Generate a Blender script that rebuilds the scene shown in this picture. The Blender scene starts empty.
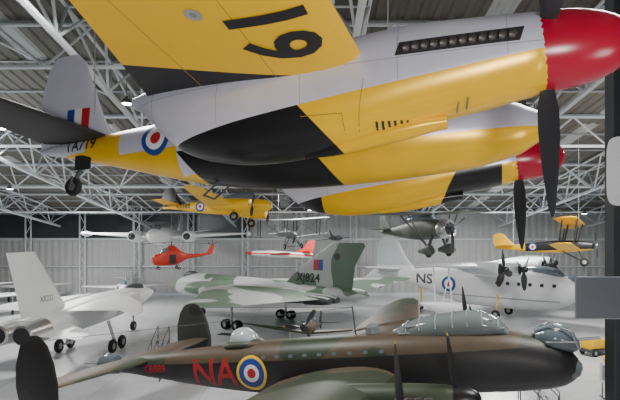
import bpy, bmesh, math, random
from mathutils import Vector, Matrix
from mathutils.bvhtree import BVHTree
random.seed(4)
H=8.7; F=500.0; VH=237.0
scene=bpy.context.scene
coll=scene.collection
rad=math.radians

# ---------------------------------------------------------------- materials
class S:
    def __init__(s,nt,v): s.nt=nt; s.v=v
    def _m(s,op,o=None,r=False):
        n=s.nt.nodes.new('ShaderNodeMath'); n.operation=op
        a,b=(s,o) if not r else (o,s)
        for i,q in enumerate((a,b)):
            if q is None: continue
            if isinstance(q,S): s.nt.links.new(q.v,n.inputs[i])
            else: n.inputs[i].default_value=q
        return S(s.nt,n.outputs[0])
    def __add__(s,o): return s._m('ADD',o)
    __radd__=__add__
    def __sub__(s,o): return s._m('SUBTRACT',o)
    def __rsub__(s,o): return s._m('SUBTRACT',o,True)
    def __mul__(s,o): return s._m('MULTIPLY',o)
    __rmul__=__mul__
    def __gt__(s,o): return s._m('GREATER_THAN',o)
    def __lt__(s,o): return s._m('LESS_THAN',o)
    def __and__(s,o): return s._m('MULTIPLY',o)
    def __or__(s,o): return s._m('MAXIMUM',o)
    def abs(s): return s._m('ABSOLUTE')
    def mod(s,o): return s._m('FLOORED_MODULO',o)
class Ctx:
    def __init__(s,nt):
        s.nt=nt
        tc=nt.nodes.new('ShaderNodeTexCoord'); s.obj=tc.outputs['Object']
        sp=nt.nodes.new('ShaderNodeSeparateXYZ'); nt.links.new(s.obj,sp.inputs[0])
        s.x,s.y,s.z=[S(nt,sp.outputs[i]) for i in range(3)]
    def noise(s,scale,detail=2.0,off=0.0):
        n=s.nt.nodes.new('ShaderNodeTexNoise'); n.inputs['Scale'].default_value=scale; n.inputs['Detail'].default_value=detail
        mp=s.nt.nodes.new('ShaderNodeMapping'); mp.inputs['Location'].default_value=(off,off*.7,off*.3)
        s.nt.links.new(s.obj,mp.inputs[0]); s.nt.links.new(mp.outputs[0],n.inputs['Vector'])
        return S(s.nt,n.outputs[0])
    def mix(s,mask,a,b):
        n=s.nt.nodes.new('ShaderNodeMix'); n.data_type='RGBA'
        s.nt.links.new(mask.v,n.inputs[0])
        for i,q in ((6,a),(7,b)):
            if isinstance(q,tuple): n.inputs[i].default_value=q+(1,) if len(q)==3 else q
            else: s.nt.links.new(q,n.inputs[i])
        return n.outputs[2]
MATS={}
def mat(name,col,rough=.5,metal=0.0,fn=None,bump=None,emit=0,dirt=.12):
    if name in MATS: return MATS[name]
    m=bpy.data.materials.new(name); m.use_nodes=True
    nt=m.node_tree; b=nt.nodes['Principled BSDF']
    b.inputs['Roughness'].default_value=rough; b.inputs['Metallic'].default_value=metal
    c=Ctx(nt)
    out=fn(c) if fn else tuple(col)
    if dirt>0:
        n=c.noise(1.7,5.0,3.0)
        k=(n*dirt*2)+(1-dirt)
        mm=nt.nodes.new('ShaderNodeMix'); mm.data_type='RGBA'; mm.blend_type='MULTIPLY'; mm.inputs[0].default_value=1
        if isinstance(out,tuple): mm.inputs[6].default_value=out+(1,)
        else: nt.links.new(out,mm.inputs[6])
        cb=nt.nodes.new('ShaderNodeCombineColor')
        for i in range(3): nt.links.new(k.v,cb.inputs[i])
        nt.links.new(cb.outputs[0],mm.inputs[7]); out=mm.outputs[2]
    if isinstance(out,tuple): b.inputs['Base Color'].default_value=out+(1,)
    else: nt.links.new(out,b.inputs['Base Color'])
    if emit:
        b.inputs['Emission Color'].default_value=tuple(col)+(1,); b.inputs['Emission Strength'].default_value=emit
    MATS[name]=m; return m

YEL=(0.88,0.50,0.006); BLK=(0.012,0.012,0.014); SIL=(0.60,0.60,0.71); RED=(0.40,0.006,0.03); WHT=(.78,.79,.80); BLU=(.02,.05,.25)
black=mat('black_paint',BLK,.35); matblk=mat('matt_black',(.02,.02,.022),.6)
yellow=mat('trainer_yellow',YEL,.4); red=mat('red_paint',RED,.25,dirt=.05); white=mat('white_paint',WHT,.35,dirt=.06)
redsig=mat('signal_red',(.5,.03,.015),.4); blue=mat('roundel_blue',BLU,.5,dirt=0); rred=mat('roundel_red',(.45,.01,.02),.5,dirt=0); rwhite=mat('roundel_white',(.75,.75,.75),.5,dirt=0); ryel=mat('roundel_yellow',(.8,.5,.02),.5,dirt=0)
code=mat('code_dull_red',(.36,.012,.02),.6,dirt=.05); serialblk=mat('serial_black',BLK,.6,dirt=0)
grey=mat('grey_paint',(.3,.32,.34),.5); dgrey=mat('dark_grey',(.06,.065,.07),.5); metal=mat('bare_metal',(.5,.5,.5),.3,.8)
rubber=mat('tyre_rubber',(.015,.015,.016),.8); glass=mat('canopy_glass',(.12,.15,.17),.06,dirt=.02)
glassl=mat('canopy_glass_light',(.17,.2,.2),.08,dirt=.02); glassc=mat('turret_glass_light',(.4,.44,.45),.08,dirt=.02)
bladem=mat('blade_black',(.025,.025,.028),.4); blady=mat('blade_tip_yellow',(.7,.5,.03),.5)
exh=mat('exhaust_burnt_metal',(.08,.07,.065),.45,.5); pline=mat('panel_line',(.25,.14,.01),.6,dirt=0)

# ---------------------------------------------------------------- geometry
def build(name,V,Fc,m,parent=None,smooth=True,ang=38,mats=None,fm=None):
    me=bpy.data.meshes.new(name); me.from_pydata([tuple(v) for v in V],[],Fc)
    bm=bmesh.new(); bm.from_mesh(me); bmesh.ops.recalc_face_normals(bm,faces=bm.faces); bm.to_mesh(me); bm.free()
    for q in (mats or [m]): me.materials.append(q)
    if fm:
        for p,i in zip(me.polygons,fm): p.material_index=i
    if smooth:
        me.shade_smooth(); me.set_sharp_from_angle(angle=rad(ang))
    o=bpy.data.objects.new(name,me); coll.objects.link(o)
    if parent: o.parent=parent
    return o
def empty(name,loc=(0,0,0),yaw=0,pitch=0,roll=0,scale=1):
    o=bpy.data.objects.new(name,None); coll.objects.link(o); o.empty_display_size=.5
    o.matrix_world=Matrix.Translation(loc)@Matrix.Rotation(rad(yaw),4,'Z')@Matrix.Rotation(rad(-pitch),4,'Y')@Matrix.Rotation(rad(roll),4,'X')@Matrix.Scale(scale,4)
    return o
def cr(a,b,c,d,t): return .5*((2*b)+(-a+c)*t+(2*a-5*b+4*c-d)*t*t+(-a+3*b-3*c+d)*t**3)
def loft(name,secs,m,parent,yc=0,n=36,sub=4,zoff=0):
    s=[tuple(q)+((2.0,) if len(q)<5 else ()) for q in secs]
    out=[]
    for i in range(len(s)-1):
        a=s[max(0,i-1)];b=s[i];c=s[i+1];d=s[min(len(s)-1,i+2)]
        for k in range(sub):
            t=k/sub; q=[cr(a[j],b[j],c[j],d[j],t) for j in range(5)]; q[0]=b[0]+(c[0]-b[0])*t; out.append(q)
    out.append(list(s[-1]))
    V=[];Fc=[]
    for q in out:
        x,zt,zb,w,p=q; zc=(zt+zb)/2+zoff; h=max(.003,(zt-zb)/2); w=max(w,.003)
        for k in range(n):
            a=2*math.pi*k/n; ca,sa=math.cos(a),math.sin(a)
            V.append((x,yc+w*math.copysign(abs(ca)**(2/p),ca),zc+h*math.copysign(abs(sa)**(2/p),sa)))
    for i in range(len(out)-1):
        for k in range(n): Fc.append((i*n+k,i*n+(k+1)%n,(i+1)*n+(k+1)%n,(i+1)*n+k))
    Fc.append(tuple(range(n))); Fc.append(tuple((len(out)-1)*n+k for k in range(n)))
    return build(name,V,Fc,m,parent)
def airfoil(n=12,camber=.02):
    up=[];lo=[]
    for i in range(n+1):
        x=.5*(1-math.cos(math.pi*i/n)); yt=5*(.2969*math.sqrt(x)-.126*x-.3516*x*x+.2843*x**3-.1036*x**4)
        yc=camber*4*x*(1-x); up.append((x,yt,yc)); lo.append((x,-yt,yc))
    return up+lo[-2:0:-1]
def wing(name,st,m,parent,sides=(1,-1),vert=False,y0=0,camber=.02,x0=0,z0=0):
    prof=airfoil(12,0 if vert else camber); n=len(prof); V=[];Fc=[]
    for sd in sides:
        base=len(V)
        for (s,xle,ch,off,t) in st:
            for (px,py,pc) in prof:
                x=x0+xle-px*ch; h=(py*t+pc)*ch
                V.append((x,y0+off+h,s+z0) if vert else (x,sd*s+y0,off+h+z0))
        for i in range(len(st)-1):
            for k in range(n): Fc.append((base+i*n+k,base+i*n+(k+1)%n,base+(i+1)*n+(k+1)%n,base+(i+1)*n+k))
        Fc.append(tuple(base+k for k in range(n))); Fc.append(tuple(base+(len(st)-1)*n+k for k in range(n)))
        if vert: break
    return build(name,V,Fc,m,parent,ang=30)
def lathe(name,prof,loc,m,parent,axis='X',n=28):
    V=[];Fc=[]
    for (a,r) in prof:
        for k in range(n):
            t=2*math.pi*k/n; c,s=r*math.cos(t),r*math.sin(t)
            p={'X':(a,c,s),'Y':(c,a,s),'Z':(c,s,a)}[axis]
            V.append((p[0]+loc[0],p[1]+loc[1],p[2]+loc[2]))
    for i in range(len(prof)-1):
        for k in range(n): Fc.append((i*n+k,i*n+(k+1)%n,(i+1)*n+(k+1)%n,(i+1)*n+k))
    Fc.append(tuple(range(n))); Fc.append(tuple((len(prof)-1)*n+k for k in range(n)))
    return build(name,V,Fc,m,parent)
def bars(name,L,m,parent=None,n=6,smooth=False):
    V=[];Fc=[]
    for (p,q,r) in L:
        p=Vector(p);q=Vector(q);d=(q-p)
        if d.length<1e-5: continue
        d.normalize(); a=Vector((0,0,1)) if abs(d.z)<.9 else Vector((1,0,0))
        u=d.cross(a).normalized(); w=d.cross(u); b=len(V)
        for e in (p,q):
            for k in range(n):
                t=2*math.pi*(k+.5)/n; V.append(e+u*(r*math.cos(t))+w*(r*math.sin(t)))
        for k in range(n): Fc.append((b+k,b+(k+1)%n,b+n+(k+1)%n,b+n+k))
        Fc.append(tuple(b+k for k in range(n))); Fc.append(tuple(b+n+k for k in range(n)))
    return build(name,V,Fc,m,parent,smooth=smooth)
def boxes(name,L,m,parent=None):
    V=[];Fc=[]
    for (x0,x1,y0,y1,z0,z1) in L:
        b=len(V)
        V+=[(x0,y0,z0),(x1,y0,z0),(x1,y1,z0),(x0,y1,z0),(x0,y0,z1),(x1,y0,z1),(x1,y1,z1),(x0,y1,z1)]
        Fc+=[(b,b+1,b+2,b+3),(b+4,b+5,b+6,b+7),(b,b+1,b+5,b+4),(b+1,b+2,b+6,b+5),(b+2,b+3,b+7,b+6),(b+3,b,b+4,b+7)]
    return build(name,V,Fc,m,parent,smooth=False)
def prop(name,loc,R,nb,parent,a0=0,sr=.4,sl=.7,sm=None,tip=True,cw=.13,tw=55):
    e=bpy.data.objects.new(name,None); coll.objects.link(e); e.parent=parent; e.location=loc
    V=[];Fc=[];fm=[]
    for b in range(nb):
        A=rad(a0+360*b/nb); rd=Vector((0,math.cos(A),math.sin(A))); tg=Vector((0,-math.sin(A),math.cos(A)))
        st=[(.1,.4,.45,80),(.2,.45,.35,72),(.35,.85,.16,62),(.5,1,.1,50),(.7,.97,.08,40),(.85,.82,.07,32),(.95,.6,.07,28),(1,.22,.07,26)]
        base=len(V)
        for (f,c,th,tt) in st:
            tt=rad(tt*tw/60); cd=tg*math.cos(tt)+Vector((1,0,0))*math.sin(tt); nd=rd.cross(cd); ch=c*cw*R
            for k in range(10):
                t=2*math.pi*k/10; V.append(rd*(f*R)+cd*(ch*math.cos(t))+nd*(ch*th*math.sin(t)))
        for i in range(7):
            for k in range(10):
                Fc.append((base+i*10+k,base+i*10+(k+1)%10,base+(i+1)*10+(k+1)%10,base+(i+1)*10+k)); fm.append(1 if (tip and i==6) else 0)
        Fc.append(tuple(base+70+k for k in range(10))); fm.append(1 if tip else 0)
    build('blades',V,Fc,None,e,mats=[bladem,blady],fm=fm)
    if sm: lathe('spinner',[(-.12,sr*.99),(0,sr)]+[(sl*math.sin(t),sr*math.cos(t)**.8) for t in [.15,.3,.5,.7,.9,1.1,1.3,1.45]]+[(sl,.01)],(0,0,0),sm,e)
    else: lathe('hub',[(-.1*R,.05*R),(-.05*R,.08*R),(.06*R,.08*R),(.1*R,.04*R)],(0,0,0),metal,e,n=14)
    return e
def wheel(name,loc,r,w,parent,axis='Y'):
    lathe(name,[(-w*.35,r*.45),(-w*.5,r*.62),(-w*.48,r*.85),(-w*.25,r*.98),(0,r),(w*.25,r*.98),(w*.48,r*.85),(w*.5,r*.62),(w*.35,r*.45)],loc,rubber,parent,axis,n=24)
    lathe(name+'_hub',[(-w*.4,r*.1),(-w*.36,r*.46),(w*.36,r*.46),(w*.4,r*.1)],loc,metal,parent,axis,n=16)
def bvh(*obs):
    V=[];P=[]
    for o in obs:
        b=len(V); V+=[v.co.copy() for v in o.data.vertices]; P+=[[b+i for i in p.vertices] for p in o.data.polygons]
    return BVHTree.FromPolygons(V,P)
BAD=Vector((1e6,1e6,1e6))
def projector(tree,dirv,eps=.012):
    d=Vector(dirv)
    def f(p):
        st=p-d*8; h=tree.ray_cast(st,d,20)
        return (h[0]-d*eps) if h[0] is not None else BAD.copy()
    return f
def clean(V,Fc,fm=None):
    ok=[i for i,f in enumerate(Fc) if all(V[j].x<1e5 for j in f)]
    idx={};NV=[];NF=[]
    for i in ok:
        g=[]
        for j in Fc[i]:
            if j not in idx: idx[j]=len(NV); NV.append(V[j])
            g.append(idx[j])
        NF.append(tuple(g))
    return NV,NF,([fm[i] for i in ok] if fm else None)
def decal_disc(name,tree,c,U,W,dirv,radii,mts,parent,eps=.012):
    c=Vector(c);U=Vector(U);W=Vector(W);f=projector(tree,dirv,eps); n=40
    V=[f(c)];Fc=[];fm=[]; prev=None; r0=0
    for bi,R in enumerate(radii):
        sub=3
        for k in range(1,sub+1):
            r=r0+(R-r0)*k/sub; ring=[]
            for j in range(n):
                a=2*math.pi*j/n; V.append(f(c+U*(r*math.cos(a))+W*(r*math.sin(a)))); ring.append(len(V)-1)
            for j in range(n):
                Fc.append((0,ring[j],ring[(j+1)%n]) if prev is None else (prev[j],prev[(j+1)%n],ring[(j+1)%n],ring[j])); fm.append(bi)
            prev=ring
        r0=R
    V,Fc,fm=clean(V,Fc,fm)
    return build(name,V,Fc,None,parent,mats=mts,fm=fm)
def decal_text(name,tree,txt,c,U,W,dirv,size,m,parent,bold=.03,eps=.012,sx=1.0):
    cu=bpy.data.curves.new('t','FONT'); cu.body=txt; cu.size=1.4; cu.offset=bold; cu.align_x='CENTER'; cu.align_y='CENTER'; cu.resolution_u=3
    o=bpy.data.objects.new('t',cu); coll.objects.link(o); bpy.context.view_layer.update()
    me=bpy.data.meshes.new_from_object(o.evaluated_get(bpy.context.evaluated_depsgraph_get()))
    bpy.data.objects.remove(o)
    bm=bmesh.new(); bm.from_mesh(me); bmesh.ops.triangulate(bm,faces=bm.faces)
    for _ in range(2): bmesh.ops.subdivide_edges(bm,edges=[e for e in bm.edges if e.calc_length()>.3],cuts=1); bmesh.ops.triangulate(bm,faces=bm.faces)
    c=Vector(c);U=Vector(U);W=Vector(W);f=projector(tree,dirv,eps)
    for v in bm.verts: v.co=f(c+U*(v.co.x*size*sx)+W*(v.co.y*size))
    bmesh.ops.delete(bm,geom=[v for v in bm.verts if v.co.x>1e5],context='VERTS')
    bm.to_mesh(me); bm.free(); me.name=name; me.materials.clear(); me.materials.append(m)
    ob=bpy.data.objects.new(name,me); coll.objects.link(ob); ob.parent=parent; return ob
def decal_quad(name,tree,c,U,W,dirv,w,h,m,parent,eps=.012,nx=4,ny=4,skew=0):
    c=Vector(c);U=Vector(U);W=Vector(W);f=projector(tree,dirv,eps);V=[];Fc=[]
    for j in range(ny+1):
        for i in range(nx+1): V.append(f(c+U*(w*(i/nx-.5)+skew*(j/ny-.5))+W*(h*(j/ny-.5))))
    for j in range(ny):
        for i in range(nx): a=j*(nx+1)+i; Fc.append((a,a+1,a+nx+2,a+nx+1))
    V,Fc,_=clean(V,Fc)
    return build(name,V,Fc,m,parent)
RX=(1,0,0);RZ=(0,0,1)
def roofz(y): return 21.0 if y<20 else 21.0-(y-20)*8.8/55
def cables(parent,pts):
    L=[]; mw=parent.matrix_world; inv=mw.inverted()
    for p in pts:
        w=mw@Vector(p); q=Vector((w.x,w.y,roofz(w.y)-.1)); L.append((Vector(p),inv@q,.012))
    bars('suspension_cables',L,metal,parent,n=5)

# ---------------------------------------------------------------- hangar shell
XL,XR,YF,YB=-60,46,75,-16
deckm=mat('roof_decking',(.2,.2,.19),.7,fn=lambda c:c.mix(((c.x+4).mod(13)<1.3)&(c.y.mod(8)<6),c.mix(c.noise(.15,2),(.075,.072,.062),(.13,.125,.11)),(.38,.40,.40)))
steel=mat('roof_steel_paint',(.62,.65,.68),.5,dirt=.05)
floorm=mat('hangar_floor',(.6,.6,.6),.22,fn=lambda c:c.mix(((c.x.mod(6)<.05)|(c.y.mod(6)<.05)),(.58,.59,.61),(.4,.41,.42)),dirt=.12)
wallm=mat('wall_cladding',(.45,.46,.46),.6,dirt=.08)
boxes('floor',[(XL,XR,YB,YF,-.3,0)],floorm)
def corr(name,x0,x1,pts,m,pitch=.75,dep=.09,axis='z'):
    V=[];Fc=[];x=x0;xs=[]
    while x<x1:
        xs+= [(x,0),(x+pitch*.35,0),(x+pitch*.5,1),(x+pitch*.85,1)]; x+=pitch
    xs=[q for q in xs if q[0]<=x1]
    for (xx,h) in xs:
        for (y,z) in pts:
            V.append((xx,y-(h*dep if axis=='y' else 0),z-(h*dep if axis=='z' else 0)))
    k=len(pts)
    for i in range(len(xs)-1):
        for j in range(k-1): Fc.append((i*k+j,(i+1)*k+j,(i+1)*k+j+1,i*k+j+1))
    return build(name,V,Fc,m,None,smooth=False)
corr('ceiling',XL,XR,[(YB,21),(20,21),(YF,12.2)],deckm)
corr('wall_back',XL,XR,[(YF,0),(YF,12.2)],wallm,pitch=1.0,axis='y')
boxes('wall_left',[(XL-.3,XL,YB,YF,0,21)],wallm); boxes('wall_right',[(XR,XR+.3,YB,YF,0,21)],wallm); boxes('wall_front',[(XL,XR,YB-.3,YB,0,21)],wallm)
darkband=mat('dark_glazing',(.04,.045,.05),.25)
boxes('window_1',[(-59,-9,YF-.35,YF-.15,8.6,12.0)],darkband)
boxes('trim_1',[(-60,46,YF-.5,YF-.12,8.2,8.5),(-60,46,YF-.5,YF-.12,0,.4),(-60,46,YF-.5,YF-.12,4.2,4.4)],steel)
L=[]
for i in range(13): 
    x=-58+i*8
    if x>8: continue
    for dx in (0,.8): L.append(((x+dx,YF-1.2,0),(x+dx,YF-1.2,12.3),.12))
    for k in range(8): L.append(((x+(k%2)*.8,YF-1.2,k*1.5),(x+((k+1)%2)*.8,YF-1.2,(k+1)*1.5),.05))
bars('wall_columns',L,steel)
def truss_y(x):
    L=[];ys=[-14+i*5.5 for i in range(17)]
    dep=lambda y:3.0 if y<40 else 3.0-(y-40)*.035
    for s in (-.9,.9):
        bot=[(x,y,roofz(y)-.25-dep(y)) for y in ys]; tp=[(x+s,y,roofz(y)-.3) for y in ys]
        for i in range(len(ys)-1):
            L.append((tp[i],tp[i+1],.10))
            if s>0: L.append((bot[i],bot[i+1],.17))
            m_=tuple((bot[i][k]+bot[i+1][k])/2 for k in range(3))
            L.append((tp[i],m_,.075)); L.append((m_,tp[i+1],.075))
    for i in range(len(ys)): L.append(((x-.9,ys[i],roofz(ys[i])-.3),(x+.9,ys[i],roofz(ys[i])-.3),.06))
    bars('roof_truss',L,steel)
for i in range(-4,4): truss_y(2+i*13)
def truss_x(y):
    L=[];z=roofz(y); xs=[-58+i*5.2 for i in range(21)]
    for i in range(len(xs)-1):
        a=(xs[i],y,z-.3);b=(xs[i+1],y,z-.3);c=(xs[i],y,z-2.5);d=(xs[i+1],y,z-2.5);mid=((xs[i]+xs[i+1])/2,y,z-2.5)
        L+=[(a,b,.11),(c,d,.12),(a,mid,.075),(mid,b,.075)]
    bars('roof_truss',L,steel)
for y in (14,26,38,50,62): truss_x(y)
L=[]
y=-14
while y<74: L.append(((XL,y,roofz(y)-.15),(XR,y,roofz(y)-.15),.08)); y+=4.0
bars('roof_purlins',L,grey)
L=[]
for i in range(9):
    x=-54+i*12
    for j in range(0,5,2):
        y=26+j*12
        if y+12>74: continue
        L+=[((x,y,roofz(y)-.3),(x+6,y+12,roofz(y+12)-.3),.07),((x+12,y,roofz(y)-.3),(x+6,y+12,roofz(y+12)-.3),.07)]
bars('roof_bracing',L,steel)
lampm=mat('lamp_glow',(1,.97,.9),.5,emit=30,dirt=0)
def lamp(x,y):
    z=roofz(y)-2.7; e=empty('ceiling_lamp',(x,y,z))
    lathe('shade',[(0,.32),(.25,.22),(.3,.08),(.45,.08)],(0,0,0),dgrey,e,'Z',16)
    lathe('glow_disc',[(-.02,.28),(.01,.28)],(0,0,0),lampm,e,'Z',16)
    bars('rod',[((0,0,.4),(0,0,2.5),.02)],dgrey,e)
for (x,y) in [(-21,34),(-5.8,27),(-30,50),(-11,30),(12,40),(24,50),(34,62),(-44,66),(30,36),(0,60)]: lamp(x,y)

# ---------------------------------------------------------------- twin engined target tug
def patch(c,a,b): return c.mix(c.noise(.9,3,7),a,b)
def mosq_fus(c):
    z=c.z;x=c.x
    base=c.mix(((z-x*.06)<(-.17)),patch(c,(.52,.52,.63),(.70,.70,.79)),YEL)
    st=((x+.8*z)<-3.6)&((x+.8*z)>-6.1)&(z<-.12)
    base=c.mix(st,base,BLK)
    base=c.mix(((x<-6.0)&(z<-.02)),base,YEL)
    base=c.mix((x<-7.45)&(x>-8.4),base,YEL)
    base=c.mix(((x<-8.35)&(z<.15)),base,YEL)
    return base
def mosq_nac(c):
    x,z=c.x,c.z
    lo=((z-x*.125)<(-.12))
    base=c.mix(lo,patch(c,(.50,.50,.62),(.72,.72,.81)),YEL)
    base=c.mix(lo&((x+.9*z)<-3.15)&((c.y<0)|(x<-4.0)),base,BLK)
    base=c.mix(lo&(c.y>0)&(x<-.3)&((x-.6*z)>-1.0),base,BLK)
    pl=(((x+.4).mod(1.15)<.007)|((z+.05).abs()<.004))
    base=c.mix(pl&(lo<.5),base,(.3,.3,.34))
    return base
def mosq_wing(c):
    x=c.x;ya=c.y.abs()
    wedge=(ya<(2.72-(x+2.0)*.24))
    b=c.mix(wedge,YEL,BLK)
    b=c.mix((c.y>-2.2),b,YEL)
    b=c.mix((((x+3.0).abs()<.005)|((x+4.1).abs()<.006)),b,(.35,.2,.02))
    return b
tug=empty('twin_engined_target_tug_aircraft',(3.38,7.80,H+1.80),yaw=-19,pitch=1.5,roll=-5.8)
P=tug
mfus=mat('tug_fuselage_paint',SIL,.3,.25,fn=mosq_fus,dirt=.14); mnac=mat('tug_nacelle_paint',SIL,.28,.2,fn=mosq_nac,dirt=.14); mwing=mat('tug_wing_paint',YEL,.6,fn=mosq_wing,dirt=.06)
msil=mat('silver_dope',SIL,.32,.1,dirt=.1)
fus=loft('fuselage',[(.35,-.02,-.12,.05),(.22,.12,-.3,.22),(-.1,.28,-.5,.38),(-.7,.5,-.66,.52),(-1.7,.7,-.76,.64),(-3,.76,-.82,.7),(-4.5,.74,-.8,.68),(-5.9,.68,-.6,.58),(-7.2,.6,-.3,.42),(-8.5,.5,.0,.25),(-9.6,.42,.22,.1),(-9.85,.38,.28,.03)],mfus,P)
loft('canopy',[(-.75,.5,.3,.3),(-1.0,.85,.3,.42),(-1.5,1.0,.3,.47),(-2.2,.98,.3,.45),(-2.9,.8,.3,.35),(-3.2,.7,.4,.2)],glass,P)
nacs=[]
for sd in (-1,1):
    nm='starboard' if sd<0 else 'port'
    nc=loft('nacelle_'+nm,[(0,.42,-.43,.42),(-.12,.44,-.47,.44),(-.6,.47,-.56,.47,2.1),(-1.4,.5,-.68,.5,2.3),(-2.1,.46,-.84,.52,2.3),(-2.9,.42,-.97,.52,2.3),(-3.6,.38,-.99,.5,2.2),(-4.2,.34,-.9,.43),(-4.6,.3,-.74,.35),(-4.95,.25,-.46,.25),(-5.25,.19,-.16,.13),(-5.5,.13,.0,.03)],mnac,P,yc=sd*2.4)
    nacs.append(nc)
    prop('propeller_'+nm,(.02,sd*2.4,0),1.83,3,P,a0=-88 if sd<0 else -95,sr=.43,sl=.84,sm=red,tip=False,cw=.08,tw=66)
    loft('carburettor_intake_'+nm,[(-1.05,-.6,-.76,.1),(-1.5,-.6,-.84,.14),(-2.3,-.7,-.96,.12),(-2.8,-.8,-.98,.04)],mnac,P,yc=sd*2.4)
    for s2 in (-1,1):
        yy=sd*2.4+s2*.45
        tree=bvh(nc); dv=(0,-s2,0)
        decal_quad('exhaust_recess',tree,(-.9,yy,.05),RX,RZ,dv,1.3,.16,matblk,P,eps=.008,nx=10,ny=3,skew=.05)
        f=projector(tree,dv,.0)
        for k in range(12):
            x=-.34-k*.1; p=f(Vector((x,yy,.05)))
            if p.x>1e5: continue
            loft('exhaust_stub',[(x+.045,.075,.045,.02),(x+.01,.115,.0,.04),(x-.04,.095,.0,.055),(x-.06,.06,.03,.03)],exh,P,yc=p.y,n=10,sub=2)
tn=bvh(nacs[0])
for k in range(10): decal_quad('louvre',tn,(-1.22-k*.068,-3,-.70-k*.004),RX,RZ,(0,1,0),.03,.085,matblk,P,eps=.006,nx=1,ny=4,skew=.02)
decal_quad('access_panel',tn,(-2.45,-3,-.6),RX,RZ,(0,1,0),.5,.008,pline,P,eps=.006,nx=4,ny=1)
decal_quad('access_panel',tn,(-2.2,-3,-.7),RX,RZ,(0,1,0),.008,.2,pline,P,eps=.006,nx=1,ny=4)
decal_quad('door_line',tn,(-2.0,-3,-.6),RX,RZ,(0,1,0),.008,.7,pline,P,eps=.006,nx=1,ny=12,skew=.15)
bars('drain_pipes',[((-.8,-2.65,-.48),(-.83,-2.7,-.66),.012),((-.9,-2.62,-.5),(-.93,-2.68,-.68),.012)],metal,P)
w=wing('wing',[(.3,-1.55,4.0,.02,.15),(1.9,-1.6,3.7,.04,.15),(2.1,-1.9,3.35,.05,.15),(2.6,-1.95,3.15,.06,.15),(5.0,-2.1,2.3,.23,.13),(7.6,-2.5,1.35,.42,.11),(8.0,-2.7,1.0,.45,.1),(8.2,-3.0,.5,.46,.08)],mwing,P)
tw_=bvh(w)
decal_text('wing_serial',tw_,'TA719',(-2.72,-4.62,-1),(0,1,0),(1,0,0),(0,0,1),.84,serialblk,P,bold=.035,sx=.84)
decal_disc('landing_light',tw_,(-3.35,-4.2,-1),(1,0,0),(0,1,0),(0,0,1),[.04,.09],[glassl,metal],P,eps=.01)
fin=wing('fin',[(.35,-7.85,2.0,0,.09),(1.0,-8.2,1.75,0,.09),(1.7,-8.5,1.4,0,.09),(2.2,-8.7,1.05,0,.08),(2.45,-8.95,.6,0,.07)],msil,P,vert=True)
bars('rudder_hinge',[((-9.0,-.0,.45),(-9.12,-.0,2.3),.05)],msil,P)
wing('tailplane',[(.05,-7.95,1.75,.48,.1),(1.5,-8.1,1.5,.5,.1),(2.9,-8.35,1.1,.52,.08),(3.1,-8.55,.6,.52,.07)],matblk,P,camber=0)
tf=bvh(fus); tfin=bvh(fin)
for k,mm in enumerate((rred,rwhite,blue)): decal_quad('fin_flash',tfin,(-8.6-k*.2,-1,.87),RX,RZ,(0,1,0),.2,.6,mm,P,nx=3,ny=3)
decal_disc('roundel',tf,(-6.5,-2,.2),RX,RZ,(0,1,0),[.12,.23,.34],[rred,rwhite,blue],P)
decal_text('serial',tf,'TA719',(-8.55,-2,.3),RX,RZ,(0,1,0),.23,black,P,bold=.02)
bars('tailwheel_leg',[((-8.6,0,.1),(-8.9,0,-.45),.05),((-8.85,-.09,-.3),(-8.9,-.09,-.55),.03),((-8.85,.09,-.3),(-8.9,.09,-.55),.03)],dgrey,P)
wheel('tailwheel',(-8.9,0,-.5),.2,.13,P)
boxes('tailwheel_door',[(-8.7,-8.3,-.2,-.18,-.2,.1)],matblk,P)
bars('target_winch_frame',[((-5.2,-.2,-.6),(-5.6,-.2,-.9),.02),((-5.2,.2,-.6),(-5.6,.2,-.9),.02),((-5.6,-.2,-.9),(-5.6,.2,-.9),.02)],dgrey,P)
cables(P,[(-2.6,-2.4,.4),(-2.6,2.4,.4),(-8.4,0,.5)])

# ---------------------------------------------------------------- four engined heavy bomber
G1=(.034,.046,.026);B1=(.082,.06,.037)
def lanc_cam(c): return c.mix((c.noise(.22,1.0,5)>.5),G1,B1)
def wing_cam_lit(c): return c.mix((c.noise(.26,1.0,5)>.5),(.045,.058,.035),(.10,.075,.05))  # same camouflage as fuselage, lightened so the lit wing is painted in
def lanc_f(c): return c.mix((c.z<(.3)),lanc_cam(c),(.015,.014,.015))
mlf=mat('bomber_fuselage_paint',G1,.45,fn=lanc_f,dirt=.2); mlw=mat('bomber_camouflage_lit',G1,.5,fn=wing_cam_lit,dirt=.2)
bom=empty('four_engined_heavy_bomber',(8.85,16.6,4.95),yaw=-23,pitch=7.9); P=bom
lf=loft('fuselage',[(0,-.25,-.6,.15),(-.15,.0,-.95,.4),(-.5,.3,-1.15,.62),(-1,.55,-1.25,.78),(-2,.8,-1.3,.88,2.2),(-3.5,.95,-1.3,.95,2.4),(-6,1.0,-1.3,.97,2.6),(-9,1.0,-1.3,.97,2.6),(-12,.95,-1.15,.92,2.5),(-15,.85,-.8,.76,2.3),(-18,.68,-.35,.52),(-19.6,.55,-.1,.4),(-20,.5,-.02,.36)],mlf,P)
loft('bomb_aimer_dome',[(.1,-.45,-.65,.08),(.0,-.3,-.85,.28),(-.3,-.3,-1.0,.45),(-.6,-.3,-1.1,.45)],glass,P)
loft('nose_turret',[(.12,.3,.05,.12),(.0,.6,-.05,.36),(-.35,.88,-.05,.5),(-.8,.95,.0,.52),(-1.2,.8,.2,.35)],glass,P)
L=[]
for a in (-.42,0,.42):
    L+=[((.02,a*.8,.1),(-.1,a,.68),.03),((-.1,a,.68),(-.6,a*.95,.94),.03),((-.6,a*.95,.94),(-1.2,a*.7,.8),.03)]
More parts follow.
